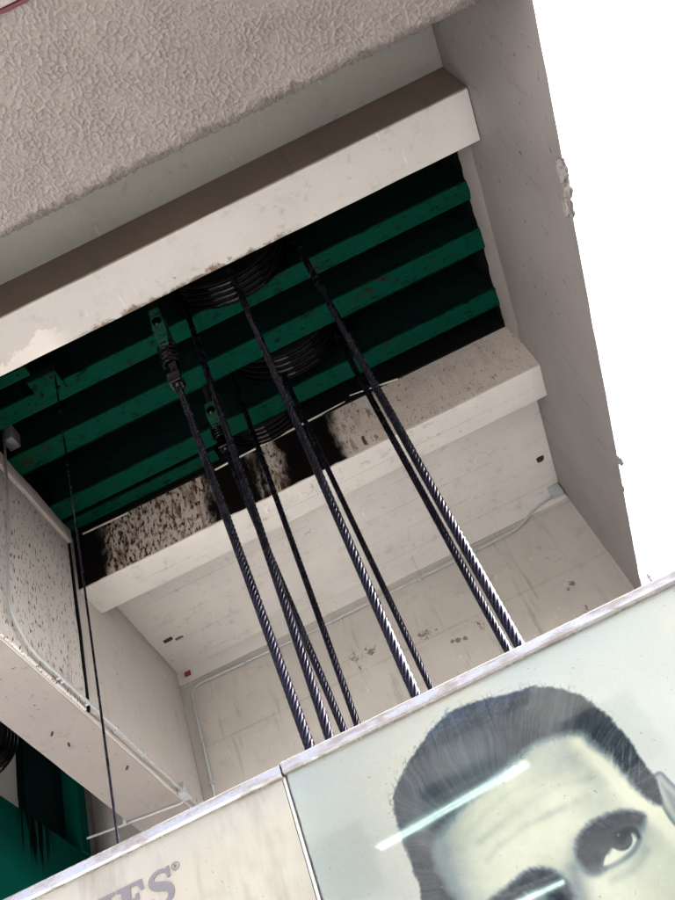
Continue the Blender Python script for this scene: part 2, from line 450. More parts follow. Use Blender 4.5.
# ceiling strip and the two cross beams
part('ceiling', box(XLO-.4, C-.002, 1.888, YB1-.002, ZC1, ZTOP, bev=0), m_ceiling)
o = part('cross_beam', box(XLO-.4, C-.003, YB1, YB1F, ZB1, ZTOP, bev=.012, step=.14, amp=.004), m_edge, 'clean pale beam on the near side of the shaft'); smooth_by_angle(o)
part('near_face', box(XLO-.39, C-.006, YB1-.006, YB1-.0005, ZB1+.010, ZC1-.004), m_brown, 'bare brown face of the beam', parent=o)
def far_beam():
    bm = bmesh.new()
    add_box(bm, -2.80, C-.003, YB2, YB2F, ZB2, ZG+.10, bev=.012, step=.12, amp=.005)
    return bm
o = part('cross_beam', far_beam(), m_soffit, 'beam on the far side of the shaft with black grease runs'); smooth_by_angle(o)
fb = o
# the stained face of the far beam: a skin of grease and flaking paint on its near face
def grease_face():
    bm = bmesh.new(); nx, nz = 190, 26; vs = []
    for k in range(nz+1):
        row = []
        for i in range(nx+1):
            x = -2.80+(C-.005+2.80)*i/nx; z = ZB2+.006+(ZG+.08-ZB2-.006)*k/nz
            d = .004+abs(mnoise.noise(Vector((x*9, z*4, 2))))*.006
            row.append(bm.verts.new((x, YB2-.005-d, z+(mnoise.noise(Vector((x*12, 3, 1)))*.012 if k == 0 else 0))))
        vs.append(row)
    for k in range(nz):
        for i in range(nx): bm.faces.new((vs[k][i], vs[k][i+1], vs[k+1][i+1], vs[k+1][i]))
    return bm
part('stained_face', grease_face(), m_grease, parent=fb, smooth=True)
# recess ceiling behind the far beam
def pocket(bm, cx, cy, sx, sy, z, rot=0):
    for s in (0,):
        M = Matrix.Translation((cx, cy, z)) @ Matrix.Rotation(rot, 4, 'Z')
        vs = [bm.verts.new(M @ Vector((dx*sx*random.uniform(.8, 1.1), dy*sy*random.uniform(.8, 1.1), 0))) for dx, dy in ((-1, -.7), (-.3, -1), (1, -.8), (1, .6), (.2, 1), (-.9, .9))]
        ws = [bm.verts.new(v.co+Vector((0, 0, .012))) for v in vs]
        bm.faces.new(vs[::-1])
        for i in range(6): bm.faces.new((vs[i], vs[(i+1) % 6], ws[(i+1) % 6], ws[i]))
rc = part('recess_ceiling', box(-3.2, C-.004, YB2F-.02, YBK-.002, ZRC, ZTOP), m_soffit)
for q, sx, sy in (((540, 459), .045, .045), ((168, 640), .05, .03)):
    p = on_z(*q, ZRC); bm = bmesh.new(); pocket(bm, p.x, p.y, sx, sy, ZRC-.006); part('fixing_pocket', bm, m_hole, parent=rc)
p = on_z(179, 638, ZRC); bm = bmesh.new(); pocket(bm, p.x, p.y, .05, .02, ZRC-.004); part('rust_stain_plate', bm, m_rusty, parent=rc)
# back wall with a slightly proud band along its top
bm = bmesh.new(); add_box(bm, XLO, C+.10, YBK+.006, YBK+.30, GZ, 5.945)
o = part('back_wall', bm, m_back)
part('wall_band', box(XL-.24, C-.004, YBK-.004, YBK+.298, 5.948, ZTOP-.003), m_soffit, parent=o)
bm = bmesh.new(); p = on_y(188, 674, YBK); add_box(bm, p.x-.035, p.x+.035, YBK-.016, YBK-.002, p.z-.03, p.z+.03, bev=.005)
part('capped_hole', bm, m_redbrown, parent=o)
# right wall
bm = box(C, C+.16, .98, YBK+.30, ZW, ZTOP, step=.11, amp=.0, freq=2.2)
for v in bm.verts:                                               # the outer face starts higher: a chamfered drip edge
    if v.co.z < ZW+.5: v.co.z = max(v.co.z, ZW+(v.co.x-C)*2.9)
    v.co += Vector(mnoise.noise_vector(v.co*2.2))*.004 + Vector(mnoise.noise_vector(v.co*15))*.003
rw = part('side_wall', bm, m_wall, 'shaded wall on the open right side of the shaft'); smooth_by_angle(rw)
def lump(c, r, sq=(1, 1, 1), seed=0):
    bm = bmesh.new(); bmesh.ops.create_icosphere(bm, subdivisions=4, radius=r)
    for v in bm.verts:
        d = v.co.normalized()
        v.co = Vector((v.co.x*sq[0], v.co.y*sq[1], v.co.z*sq[2]))*(1+.45*mnoise.noise(d*1.7+Vector((seed, 0, 0)))+.25*mnoise.noise(d*5+Vector((0, seed, 0))))
    bmesh.ops.translate(bm, verts=bm.verts, vec=c); return bm
for i, (q, r, sq) in enumerate((((563, 172), .055, (.5, 1.5, .9)), ((567, 190), .04, (.6, 1.4, 1.1)), ((568, 208), .055, (.5, 1.5, .9)), ((620, 461), .035, (.5, 1.2, 1.1)), ((622, 488), .028, (.5, 1.3, 1.0)))):
    part('mortar_lump', lump(on_x(*q, C+.004), r, sq, i*3.1), m_mortar, parent=rw, smooth=True)
def haunch():
    bm = bmesh.new(); n = 60; rows = []
    for i in range(n+1):
        y = YB1F+.004+(YB2-.012-YB1F)*i/n
        w = .03+.015*mnoise.noise(Vector((y*2.3, 0, 0)))+.012*mnoise.noise(Vector((y*9, 4, 0)))
        rows.append([bm.verts.new((C+.02, y, 6.05)), bm.verts.new((C-w*.35, y, 6.22)), bm.verts.new((C-w, y, 6.40)), bm.verts.new((C-w, y, 6.435)), bm.verts.new((C+.02, y, 6.435))])
    for a, b in zip(rows, rows[1:]):
        for k in range(4): bm.faces.new((a[k], a[k+1], b[k+1], b[k]))
    return bm
o = part('wall_haunch', haunch(), m_haunch, parent=rw); smooth_by_angle(o)
# left wall: long beam with a speckled block above its near half
lw = part('left_beam', box(XLO, XL-.006, 1.89, YBK+.004, ZLB, 6.10, bev=.014, step=.13, amp=.004), m_side); smooth_by_angle(lw)
lb = part('speckled_block', box(XLO+.05, XL+.015, 1.89, 5.40, ZLB+.012, 6.235, bev=.014, step=.12, amp=.005), m_block, 'left block of grey concrete peppered with dark specks', parent=lw); smooth_by_angle(lb)
o = part('ledge', box(XLO+.02, XL+.045, 1.89, 5.42, 6.238, 6.40, bev=.02, step=.11, amp=.009), m_side, parent=lw); smooth_by_angle(o)
part('left_return', box(XL-.25, XL-.004, 5.44, YBK-.006, 6.105, ZRC+.4), m_side, parent=lw)
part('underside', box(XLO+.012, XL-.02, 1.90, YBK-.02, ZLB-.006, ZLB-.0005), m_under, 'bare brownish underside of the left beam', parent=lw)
part('joint_shade_strip', tube([(XL-.002, 5.432, ZLB+.03), (XL+.006, 5.43, 5.2), (XL-.004, 5.436, 6.3)], .022, 8), m_void, 'black strip standing in for shade in the joint gap', parent=lw)  # drawn black for the dark of the open gap
for q in ((52, 733), (69, 744), (127, 767)):
    p = on_z(*q, ZLB); bm = bmesh.new(); pocket(bm, p.x, p.y, .010, .032, ZLB-.008, random.uniform(.1, .9)); part('fixing_pocket', bm, m_hole, parent=lw)
part('shade_plate', box(-6, C-.008, 5.525, 5.553, ZG+.03, 7.49), m_void)  # black sheet put in for the shade above the far beam
part('shade_liner', box(C-.010, C-.002, YB1F+.006, YB2-.04, 6.44, 7.49), m_void)  # black sheet over the upper wall, painted in as shade
# machine floor over the shaft and roof, near black to stand for deep shade
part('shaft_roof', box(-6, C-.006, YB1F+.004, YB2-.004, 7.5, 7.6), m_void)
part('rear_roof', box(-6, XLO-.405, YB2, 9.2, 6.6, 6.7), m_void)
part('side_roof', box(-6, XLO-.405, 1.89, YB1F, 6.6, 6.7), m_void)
part('outer_wall', box(-6.2, -6.003, .98, 9.2, 3.4, ZTOP), m_side)
part('rear_wall', box(-6, XLO-.004, 9.0, 9.2, GZ, 6.59), m_side)
part('rear_sun_block', box(XLO+.002, C+.10, YBK+.302, 9.2, GZ, ZTOP), m_side)  # added to stop sun leaking into the left bay
part('neighbour_wall', box(-4.62, -4.42, 5.2, 7.43, 5.11, 6.59), m_pale)
part('neighbour_wall', box(-4.62, -4.42, 8.42, 8.99, 3.9, 6.59), m_under)

# unseen block added to cut off low sky, mirrored in the glossy signs
opp = thing('sky_blocker', 'unseen grey block added behind the photographer to hold back low sky', 'building', (-20, -18, GZ))
link('wall', box(-46, 5.6, -26, -15, GZ, 11.5), m_side, opp)
for r in range(4):
    for k in range(14): link('window', box(-44+3.5*k, -42+3.5*k, -15.05, -14.99, .3+2.8*r, 2.0+2.8*r), m_void, opp)
# ------------------------------------------------------------------ green steel girders over the shaft
def girder(y0, y1, label, x0=-3.95, x1=C-.014, z=ZG):
    t = thing('steel_girder', label, 'girder', ((x0+x1)/2, (y0+y1)/2, z), 'green girders across the shaft')
    ym = (y0+y1)/2
    o = link('bottom_flange', box(x0, x1, y0, y1, z, z+.024, bev=.003), m_green, t)
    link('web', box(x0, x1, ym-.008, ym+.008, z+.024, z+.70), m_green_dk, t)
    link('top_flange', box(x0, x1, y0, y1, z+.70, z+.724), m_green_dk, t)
    return t
girder(3.968, 4.135, 'bright green girder just past the clean pale beam, nearest of the three full girders')
girder(4.43, 4.63, 'mottled green girder in the middle of the three full girders')
girder(5.075, 5.265, 'green girder over the shaft closest to the grease stained beam')
girder(5.375, 5.50, 'short dim green channel tucked against the top of the stained beam', x1=-1.08, z=6.47)
girder(3.72, 3.81, 'short dim green channel in the dark beside the clean pale beam', x1=-1.98, z=6.42)

# ------------------------------------------------------------------ rope wheels
def sheave(cx, cz, r, y0, y1, label, n=4):
    t = thing('rope_sheave', label, 'pulley', (cx, (y0+y1)/2, cz-r), 'black rope wheels between the girders')
    def lathe(prof, seg=72):
        bm = bmesh.new(); rings = []
        for k in range(seg):
            a = 2*math.pi*k/seg
            rings.append([bm.verts.new((cx+rr*math.cos(a), yy, cz+rr*math.sin(a))) for yy, rr in prof])
        for k in range(seg):
            a, b = rings[k], rings[(k+1) % seg]
            for i in range(len(prof)-1): bm.faces.new((a[i], a[i+1], b[i+1], b[i]))
        return bm
    prof = [(y0, .1), (y0, r-.02), (y0+.01, r)]
    w = (y1-y0-.02)/n
    for i in range(n):
        c = y0+.01+w*(i+.5)
        for k in range(-3, 4):
            a = k/3*math.pi/2
            prof.append((c+math.sin(a)*w*.42, r-.035*math.cos(a)))
        prof.append((y0+.01+w*(i+1), r))
    prof += [(y1, r-.02), (y1, .1)]
    link('rim', lathe(prof), m_void, t, True)
    for i in range(n):                                           # the rope lying in each groove
        c = y0+.01+w*(i+.5); pr = [(c+.024*math.cos(a), r-.012+.024*math.sin(a)) for a in [2*math.pi*k/10 for k in range(11)]]
        link('rope_wrap', lathe(pr), m_black, t, True)
    link('axle', tube([(cx, y0-.08, cz), (cx, y1+.08, cz)], .1, 24), m_void, t, True)
    return t
sheave(-.20, 6.75, .50, 3.72, 3.955, 'black grooved rope wheel bulging below the pale beam, nearest of the wheels')
sheave(-.06, 6.93, .52, 4.72, 4.99, 'black grooved rope wheel in the middle gap between two green girders')
sheave(-.56, 6.83, .43, 5.30, 5.53, 'small black rope wheel against the grease stained beam')

# ------------------------------------------------------------------ twisted wire ropes
ROPE_L = 8.35
def rope_mesh(r=.0255, strands=7, pitch=.30, L=ROPE_L):
    per = 6; N = strands*per; dz = .0125; M = int(L/dz)
    k = np.arange(N); ang = 2*np.pi*k/N
    lobe = np.abs(np.cos(ang*strands/2))                          # strand cross section
    rad = r*(.80+.20*np.sqrt(lobe))
    z = np.arange(M+1)*dz
    tw = 2*np.pi*z/pitch
    A = ang[None, :]+tw[:, None]
    co = np.stack([rad[None, :]*np.cos(A), rad[None, :]*np.sin(A), np.broadcast_to(z[:, None], A.shape)], -1).reshape(-1, 3)
    i = np.arange(M)[:, None]*N; kk = np.arange(N)[None, :]; kn = (kk+1) % N
    q = np.stack([i+kk, i+kn, i+N+kn, i+N+kk], -1).reshape(-1, 4)
    me = bpy.data.meshes.new('wire_rope')
    me.vertices.add(len(co)); me.vertices.foreach_set('co', co.ravel())
    me.loops.add(q.size); me.loops.foreach_set('vertex_index', q.ravel().astype(np.int32))
    me.polygons.add(len(q)); me.polygons.foreach_set('loop_start', (np.arange(len(q))*4).astype(np.int32))
    me.polygons.foreach_set('use_smooth', np.ones(len(q), bool))
    me.update(); me.validate(); me.materials.append(m_rope)
    return me
RM = rope_mesh()
def rope(top, bot, y, label, ztop, scale=1.0, yb=None):
    a, b = on_y(*top, y), on_y(*bot, y if yb is None else yb)
    d = (a-b).normalized()
    p0 = b + d*((GZ+.005-b.z)/d.z)
    o = bpy.data.objects.new('wire_rope', RM); COL.objects.link(o)
    o.rotation_mode = 'QUATERNION'; o.rotation_quaternion = Vector((0, 0, 1)).rotation_difference(d)
    o.location = p0
    o.scale = (scale, scale, (ztop-GZ)/ROPE_L)
    tag(o, label, 'rope', 'greased wire ropes hanging through the shaft')
    return o, d
r1, d1 = rope((181, 392), (311, 750), 3.62, 'leftmost thick wire rope, hanging from the green rope socket by the pale beam', 5.55)
rope((184, 303), (331, 741), 3.88, 'second thick wire rope from the left, knobbly, running up beside the nearest wheel', 6.9)
rope((218, 432), (345, 733), 4.66, 'slim wire rope close behind the second thick rope, ending at the lower green socket', 5.75, .95)
rope((244, 408), (358, 726), 4.92, 'slim wire rope alone in front of the stained beam, left of the central thick rope', 6.95, .9)
rope((232, 275), (417, 698), 3.66, 'thick wire rope in the middle, hanging alone before the nearest wheel', 6.95)
rope((301, 412), (432, 690), 4.92, 'slim wire rope just right of the central thick rope', 6.95, .85)
rope((301, 252), (521, 648), 3.88, 'rightmost thick wire rope, nearer one of the close pair', 6.9, 1.08)
rope((349, 358), (509, 652), 4.90, 'further rope of the close pair at the right', 6.95, 1.05)

def socket(px_top, px_bot, y, label):
    a, b = on_y(*px_top, y), on_y(*px_bot, y); x, zt, zb = (a.x+b.x)/2, a.z, b.z
    t = thing('rope_socket', label, 'rope socket', (x, y, zb), 'green wedge sockets holding rope ends')
    L = zt-zb
    # clevis plates with an eye
    for s in (-1, 1):
        bm = bmesh.new()
        pts = [(-.04, zt), (.04, zt), (.05, zt-.32*L), (.03, zt-.55*L), (-.03, zt-.55*L), (-.05, zt-.32*L)]
        add_prism(bm, pts, .018, lambda p, d, s=s: (x+p[0], y+s*.045+d*s, p[1])); link('clevis_plate', bm, m_green_lt, t)
    bm = tube([(x, y-.085, zt-.2*L), (x, y+.085, zt-.2*L)], .034, 16); link('pin', bm, m_black, t, True)
    bm = bmesh.new(); add_tube(bm, [(x, y, zt-.38*L), (x, y, zt-.5*L), (x+.006, y, zt-.66*L), (x+.01, y, zt-.8*L), (x+.008, y, zb)], [.04, .06, .058, .04, .03], 16); link('socket_body', bm, m_black, t, True)
    for i in range(5):                                           # turns of rope round the wedge
        zz = zt-(.46+.055*i)*L; bm = tube([(x+.058*math.cos(q), y+.058*math.sin(q), zz+.03*math.sin(q*1.0)) for q in [2*math.pi*k/18 for k in range(19)]], .013, 8); link('rope_turn', bm, m_black, t, True)
    bm = bmesh.new(); add_box(bm, x-.045, x+.05, y-.06, y+.04, zt-.97*L, zt-.86*L, bev=.012); link('clip', bm, m_black, t)
    bm = tube([(x, y, zt-.05), (x, y, 7.49)], .028, 10); link('hanger_rod', bm, m_void, t, True)
    return t
m_green_lt = green_paint('chipped_green_paint', (.012, .06, .044), .6)
socket((156, 316), (180, 388), 3.62, 'chipped green rope socket with a dark eye, hanging beside the pale beam')
socket((212, 408), (226, 452), 4.66, 'small chipped green rope socket low against the dark girders, above the stained beam')

# thin hanging cord with its bracket
a, b = on_y(55, 376, 3.87), on_y(118, 840, 3.87)
d = (b-a).normalized(); e = a+d*((GZ-a.z)/d.z)
tag(link('hanging_cord', tube([a+Vector((0, 0, .05)), a*.5+b*.5+Vector((.006, 0, 0)), b, e], .0075, 8), m_rope, None, True), 'thin dark cord hanging straight down at the left', 'cord')
t = thing('cord_bracket', 'green bolted bracket plate under the girder that carries the thin cord', 'bracket', (-1.9, 3.9, 6.36))
link('plate', box(-2.03, -1.79, 3.84, 4.03, 6.366, 6.392, bev=.003), m_green, t)
link('upstand', box(-2.03, -1.79, 3.83, 3.846, 6.366, 6.46), m_green_dk, t)
for x, y in ((-1.99, 3.88), (-1.99, 3.99), (-1.84, 3.99), (-1.84, 3.88)):
    link('bolt', tube([(x, y, 6.350), (x, y, 6.367)], .014, 6), m_void, t)

# pale board lying along the top of the stained beam
for (q0, q1, lab) in (((350, 396), (398, 379), 'right hand scrap'), ((83, 534), (128, 513), 'left hand scrap'), ((215, 470), (345, 402), 'middle length')):
    A, B = on_y(*q0, 5.53), on_y(*q1, 5.53)
    bm = bmesh.new(); add_tube(bm, [A, B], .011, 4)
    tag(link('timber_batten', bm, m_wood), {'right hand scrap': 'short pale batten on the stained beam behind the close pair of ropes', 'left hand scrap': 'short pale batten on the stained beam beside the thin cord', 'middle length': 'long thin pale batten on the stained beam behind the middle ropes'}[lab], 'batten', 'pale battens on the stained beam')

# ------------------------------------------------------------------ conduits
def conduit(label, pts, r=.014, clips=(), boxes=(), rad=.12, group='grey electrical conduits'):
    base = min((Vector(p) for p in pts), key=lambda v: v.z)
    t = thing('conduit', label, 'conduit', base, group)
    link('pipe', tube(rounded(pts, rad), r, 12), m_conduit, t, True)
    for c, s in clips: bm = bmesh.new(); add_box(bm, c[0]-s[0], c[0]+s[0], c[1]-s[1], c[1]+s[1], c[2]-s[2], c[2]+s[2], bev=.004); link('clip', bm, m_conduit, t)
    for c, s in boxes: bm = bmesh.new(); add_box(bm, c[0]-s[0], c[0]+s[0], c[1]-s[1], c[1]+s[1], c[2]-s[2], c[2]+s[2], bev=.01); link('junction_box', bm, m_conduit, t)
    return t
yb = YBK-.016
pb = on_y(556, 492, yb)
P = [(-2.50, yb, 3.2), (-2.515, yb, 5.87), (-1.2, yb, 5.835), (.9, yb, 5.845), (1.26, yb, 5.86), (1.48, yb, 5.995), (pb.x-.02, yb, pb.z-.03)]
conduit('pale grey conduit along the back wall, bending down at its left end', P, .015,
        clips=[((x, yb, z), (.014, .024, .026)) for x, z in ((-1.9, 5.852), (-.9, 5.836), (.1, 5.841), (.72, 5.844))]+[((-2.505, yb, z), (.026, .024, .014)) for z in (5.2, 4.75)],
        boxes=[((pb.x, yb-.01, pb.z), (.06, .045, .065))], rad=.14)
xc = XL+.055
P = [(xc, 4.36, 6.95), (xc, 4.37, 5.4), (xc, 4.33, 5.2), (xc, 4.31, 4.62), (xc, 4.55, 4.435), (xc, 5.2, 4.435), (xc-.02, 7.0, 4.44), (xc-.03, 7.45, 4.44)]
pj = on_x(184, 796, xc-.02)
conduit('pale grey conduit bending down and running along the lower edge of the left beam', P, .012,
        clips=[((xc-.01, y, 4.437), (.022, .010, .018)) for y in (4.95, 5.0, 5.35, 5.8, 6.25)],
        boxes=[((xc-.02, 7.02, 4.45), (.04, .07, .055)), ((xc+.01, 4.46, 6.72), (.05, .07, .09))], rad=.2)
A, B = on_z(87, 838.5, ZLB-.02), on_z(182, 803, ZLB-.02)
conduit('thin conduit crossing under the left beam to a junction box', [A, B, B+Vector((.02, .01, .03))], .011,
        clips=[(tuple(on_z(125, 822, ZLB-.02)), (.012, .02, .022))], rad=.02)

# ------------------------------------------------------------------ green machinery seen below the left beam
t = thing('green_machine_frame', 'bright green steel frame streaked with black drips, below the left beam', 'machine frame', (-4.3, 7, 3.2))
link('side_plate', box(-4.40, -4.20, 5.0, 8.99, 3.2, 5.10, bev=.005), m_drip, t)
link('rear_plate', box(-4.42, -4.34, 7.44, 8.18, 5.103, 6.4), m_green_deep, t)
link('post', box(-4.36, -4.18, 8.20, 8.37, 5.103, 6.3, bev=.004), m_drip, t)
link('cap_plate', box(-4.62, -4.10, 5.0, 8.99, 6.42, 6.5), m_void, t)
t2 = sheave(-4.30, 5.62, .3, 6.55, 6.80, 'black rope wheel at the left margin above the dripping green frame')
# ------------------------------------------------------------------ overhead wires far off in the white sky
def sky_wire(q0, q1, dist, r, label):
    a, b = ray(*q0).normalized()*dist, ray(*q1).normalized()*dist
    d = b-a
    tag(link('overhead_wire', tube([a-d*.8, b+d*1.2], r, 6), m_conduit, None, True), label, 'wire', 'faint overhead wires')
sky_wire((654, 0), (674, 160), 30, .016, 'faint wire in the white sky, left of the two')
sky_wire((659, 0), (678, 120), 30, .014, 'faint wire in the white sky, right of the two')
# pointed finial just over the sign
p = on_y(654, 583, 4.6)
t = thing('finial', 'small dark pointed cap on a pole showing over the sign', 'finial', (p.x, p.y, GZ))
bm = bmesh.new(); add_tube(bm, [(p.x, p.y, p.z-.20), (p.x, p.y, p.z-.03), (p.x, p.y, p.z+.02), (p.x, p.y, p.z+.06)], [.05, .026, .012, .003], 16); link('cap', bm, m_conduit, t, True)
bm = bmesh.new(); add_tube(bm, [(p.x, p.y, p.z+.045), (p.x, p.y, p.z+.075)], [.014, .004], 12); link('tip', bm, m_conduit, t, True)
link('pole', tube([(p.x, p.y, GZ), (p.x, p.y, p.z-.2)], .045, 16), m_conduit, t, True)

# ------------------------------------------------------------------ the two sign boxes
# --- the printed portrait, painted as ink tones on a fine grid of the sheet
def sdf(poly, X, Z):
    n = len(poly); d = np.full(X.shape, 1e9); sgn = np.ones(X.shape)
    for i in range(n):
        ax, az = poly[i]; bx, bz = poly[i-1]
        ex, ez = bx-ax, bz-az; wx, wz = X-ax, Z-az
        t = np.clip((wx*ex+wz*ez)/(ex*ex+ez*ez+1e-12), 0, 1)
        d = np.minimum(d, (wx-ex*t)**2+(wz-ez*t)**2)
        c1 = Z >= az; c2 = Z < bz; c3 = ex*wz > ez*wx
        flip = (c1 & c2 & c3) | (~c1 & ~c2 & ~c3)
        sgn = np.where(flip, -sgn, sgn)
    return sgn*np.sqrt(d)
def seg_d(pts, X, Z):
    d = np.full(X.shape, 1e9)
    for (ax, az), (bx, bz) in zip(pts, pts[1:]):
        ex, ez = bx-ax, bz-az; wx, wz = X-ax, Z-az
        t = np.clip((wx*ex+wz*ez)/(ex*ex+ez*ez+1e-12), 0, 1)
        d = np.minimum(d, np.hypot(wx-ex*t, wz-ez*t))
    return d
def pp(*qs): return [(v.x, v.z) for v in (on_y(*q, PY) for q in qs)]
def smooth_poly(pts, n=4, closed=True):
    out = []; m = len(pts)
    for i in range(m if closed else m-1):
        p0, p1, p2, p3 = (pts[(i+k-1) % m] if closed else pts[min(max(i+k-1, 0), m-1)] for k in range(4))
        for k in range(n):
            t = k/n
            out.append(tuple(.5*((2*b)+(-a+c)*t+(2*a-5*b+4*c-d)*t*t+(-a+3*b-3*c+d)*t**3) for a, b, c, d in zip(p0, p1, p2, p3)))
    if not closed: out.append(pts[-1])
    return out
def portrait(X, Z):
    gb = lambda x, z, sx, sz, rot=0: np.exp(-((((X-x)*math.cos(rot)+(Z-z)*math.sin(rot))/sx)**2+((-(X-x)*math.sin(rot)+(Z-z)*math.cos(rot))/sz)**2))
    T = .80+.12*sstep(-.7, .9, X)+.05*(fbm(X*3, Z*3, 5)-.5)
    T -= .10*gb(-.5, 1.3, .25, .5)
    # head silhouette
    head = smooth_poly(pp((397, 787), (415, 755), (451, 716), (506, 697), (542, 690), (582, 700), (614, 725), (632, 747), (652, 778))
           + [(.455, 1.0), (.43, .80), (.36, .58), (.22, .42), (.05, .36), (-.12, .42), (-.27, .60), (-.37, .85)] + pp((420, 880), (402, 838)))
    dh = sdf(head, X, Z)
    skin = .84+.10*gb(.0, 1.22, .17, .15)+.16*gb(.12, 1.06, .06, .16)-.42*gb(-.33, 1.22, .09, .24)-.22*gb(-.22, 1.36, .10, .09)-.16*gb(.02, 1.41, .25, .05)-.16*gb(.20, 1.33, .12, .06)-.18*gb(-.02, 1.24, .30, .05, .25)*.4-.14*gb(.18, 1.17, .09, .05)
    skin += .13*(fbm(X*8, Z*8, 3)-.47)+.06*(fbm(X*45, Z*45, 9)-.47)
    skin -= .12*gb(.26, 1.24, .035, .05, .6)
    # wrinkles across the forehead
    for w, (pts, k) in enumerate(((pp((487, 860), (520, 830), (560, 810), (588, 797)), .10), (pp((500, 845), (540, 818), (578, 800)), .08), (pp((480, 842), (512, 815), (552, 790), (590, 778)), .07), (pp((470, 830), (500, 800), (540, 776)), .05))):
        skin -= k*np.exp(-(seg_d(smooth_poly(pts, 5, False), X, Z)/.012)**2)*(.45+.6*sstep(.35, .6, fbm(X*12, Z*12, 88)))
    # sunlit edge of the temple
    b = seg_d(smooth_poly(pp((580, 742), (600, 762), (625, 785), (655, 812), (690, 845)), 4, False), X, Z)
    skin = skin+.22*np.exp(-(b/.035)**2)
    # cheek and jaw shading further down
    skin -= .35*gb(-.33, .75, .12, .3)+.22*gb(.40, .72, .10, .25)+.20*gb(.05, .40, .25, .07)
    # nose
    nose = smooth_poly([(.06, 1.02), (.035, .90), (.02, .80), (-.01, .745), (.03, .715), (.09, .70), (.15, .715), (.165, .745)], 4, False)
    skin -= .28*np.exp(-(seg_d(nose[:10], X, Z)/.03)**2)+.35*np.exp(-(seg_d(nose[12:], X, Z)/.013)**2)
    skin -= .45*(gb(.035, .712, .022, .012)+gb(.125, .715, .022, .012))
    # mouth
    mo = smooth_poly([(-.07, .575), (.0, .59), (.075, .583), (.15, .595), (.22, .585)], 4, False)
    skin -= .55*np.exp(-(seg_d(mo, X, Z)/.009)**2)+.22*gb(.075, .605, .11, .018)+.16*gb(.075, .55, .09, .02)+.14*gb(.07, .51, .07, .014)
    # the shade between brow and eye, deepest beside the nose
    bx, bz = pp((590, 850))[0]; skin -= .62*gb(bx, bz, .045, .055, .5)
    bx, bz = pp((607, 836))[0]; skin -= .42*gb(bx, bz, .085, .028, .12)
    bx, bz = pp((552, 896))[0]; skin -= .40*gb(bx, bz, .05, .06, -.4)
    lid = smooth_poly(pp((596, 848), (606, 834), (622, 825), (641, 821), (641, 829), (625, 830), (613, 840), (605, 858), (600, 872), (588, 872), (584, 860)))
    k = sstep(.022, -.012, sdf(lid, X, Z)); skin = skin*(1-k)+(.20+.25*sstep(.20, .33, X))*k
    # brows
    jag = .010*(fbm(X*70, Z*70, 21)-.5)+.006*(vnoise(X*160+Z*90, Z*40, 2)-.5)
    br = smooth_poly(pp((578, 838), (590, 824), (606, 815), (626, 810), (645, 815), (640, 823), (622, 825), (606, 833), (598, 846), (598, 860), (587, 866), (577, 858)))
    bl = smooth_poly(pp((487, 905), (502, 891), (526, 872), (549, 869), (566, 881), (575, 905), (560, 925), (548, 895), (530, 892), (512, 905), (495, 922)))
    for pl in (br, bl):
        k = sstep(.014, -.010, sdf(pl, X, Z)+jag); skin = skin*(1-k)+(.06+.20*vnoise(X*190+Z*120, Z*45-X*30, 8)*vnoise(X*60, Z*60, 18))*k
    # eyes
    for (ox, oz, flip) in ((0, 0, 1), (-.345, -.075, 1)):
        e = [(a+ox, b_+oz) for a, b_ in pp((604, 866), (607, 852), (614, 842), (624, 832), (634, 831), (638, 836), (632, 848), (620, 858))]
        if ox: e = [(-.30+.0+(x+.125)*1.0, z) for x, z in e]; e = [(x+.17, z) for x, z in e]
        cx = sum(x for x, _ in e)/len(e); cz = sum(z for _, z in e)/len(e)
        skin -= .30*np.exp(-(((X-cx)/.085)**2+((Z-cz-.01)/.05)**2))
        de = sdf(smooth_poly(e), X, Z); k = sstep(.003, -.004, de)
        skin = skin*(1-k)+(.90-.35*sstep(.0, .03, Z-cz))*k
        ix, iz = pp((620.5, 839))[0] if not ox else (cx+.010, cz+.008)
        rr = np.hypot(X-ix, Z-iz); ki = sstep(.037, .031, rr)*sstep(.010, .0, de)
        skin = skin*(1-ki)+(.10+.10*sstep(.012, .03, rr)*(vnoise(X*200, Z*200, 4))-.05*sstep(.028, .034, rr))*ki
        kp = sstep(.017, .012, rr); skin = skin*(1-kp*ki)+.03*kp*ki
        kg = sstep(.006, .003, np.hypot(X-ix-.001, Z-iz-.012)); skin = skin*(1-kg)+1.0*kg
        up = smooth_poly(e[1:6], 5, False); skin -= .75*np.exp(-(seg_d(up, X, Z)/.008)**2)
        lo = smooth_poly(e[5:]+e[:1], 5, False); skin -= .25*np.exp(-(seg_d(lo, X, Z+.010)/.007)**2)+.12*np.exp(-(seg_d(lo, X, Z+.045)/.014)**2)
    k = sstep(.006, -.006, dh); T = T*(1-k)+skin*k
    # ear
    ear = smooth_poly(pp((652, 782), (660, 771), (672, 782), (690, 800), (700, 822), (690, 838), (668, 818)))
    de = sdf(ear, X, Z); k = sstep(.004, -.004, de)
    T = T*(1-k)+(.76-.30*np.exp(-((de+.004)/.010)**2)-.22*np.exp(-((de+.035)/.012)**2))*k
    # hair
    hair = smooth_poly(pp((394, 806), (397, 787), (415, 752), (451, 712), (506, 694), (542, 687), (582, 697), (614, 722), (632, 745), (643, 762), (656, 782), (662, 806),
                          (648, 800), (632, 786), (612, 760), (590, 743), (578, 734), (542, 740), (519, 755), (490, 784), (460, 808), (436, 838), (434, 862), (444, 885), (458, 905))
                       + [(-.335, .98), (-.375, 1.03), (-.40, 1.10)] + pp((418, 882), (404, 846)), 4)
    ang = np.arctan2(Z-1.05, X-.02); rad = np.hypot(X-.02, Z-1.05)
    wx, wz = X+.03*(fbm(X*5, Z*5, 71)-.5), Z+.03*(fbm(X*5, Z*5, 72)-.5)
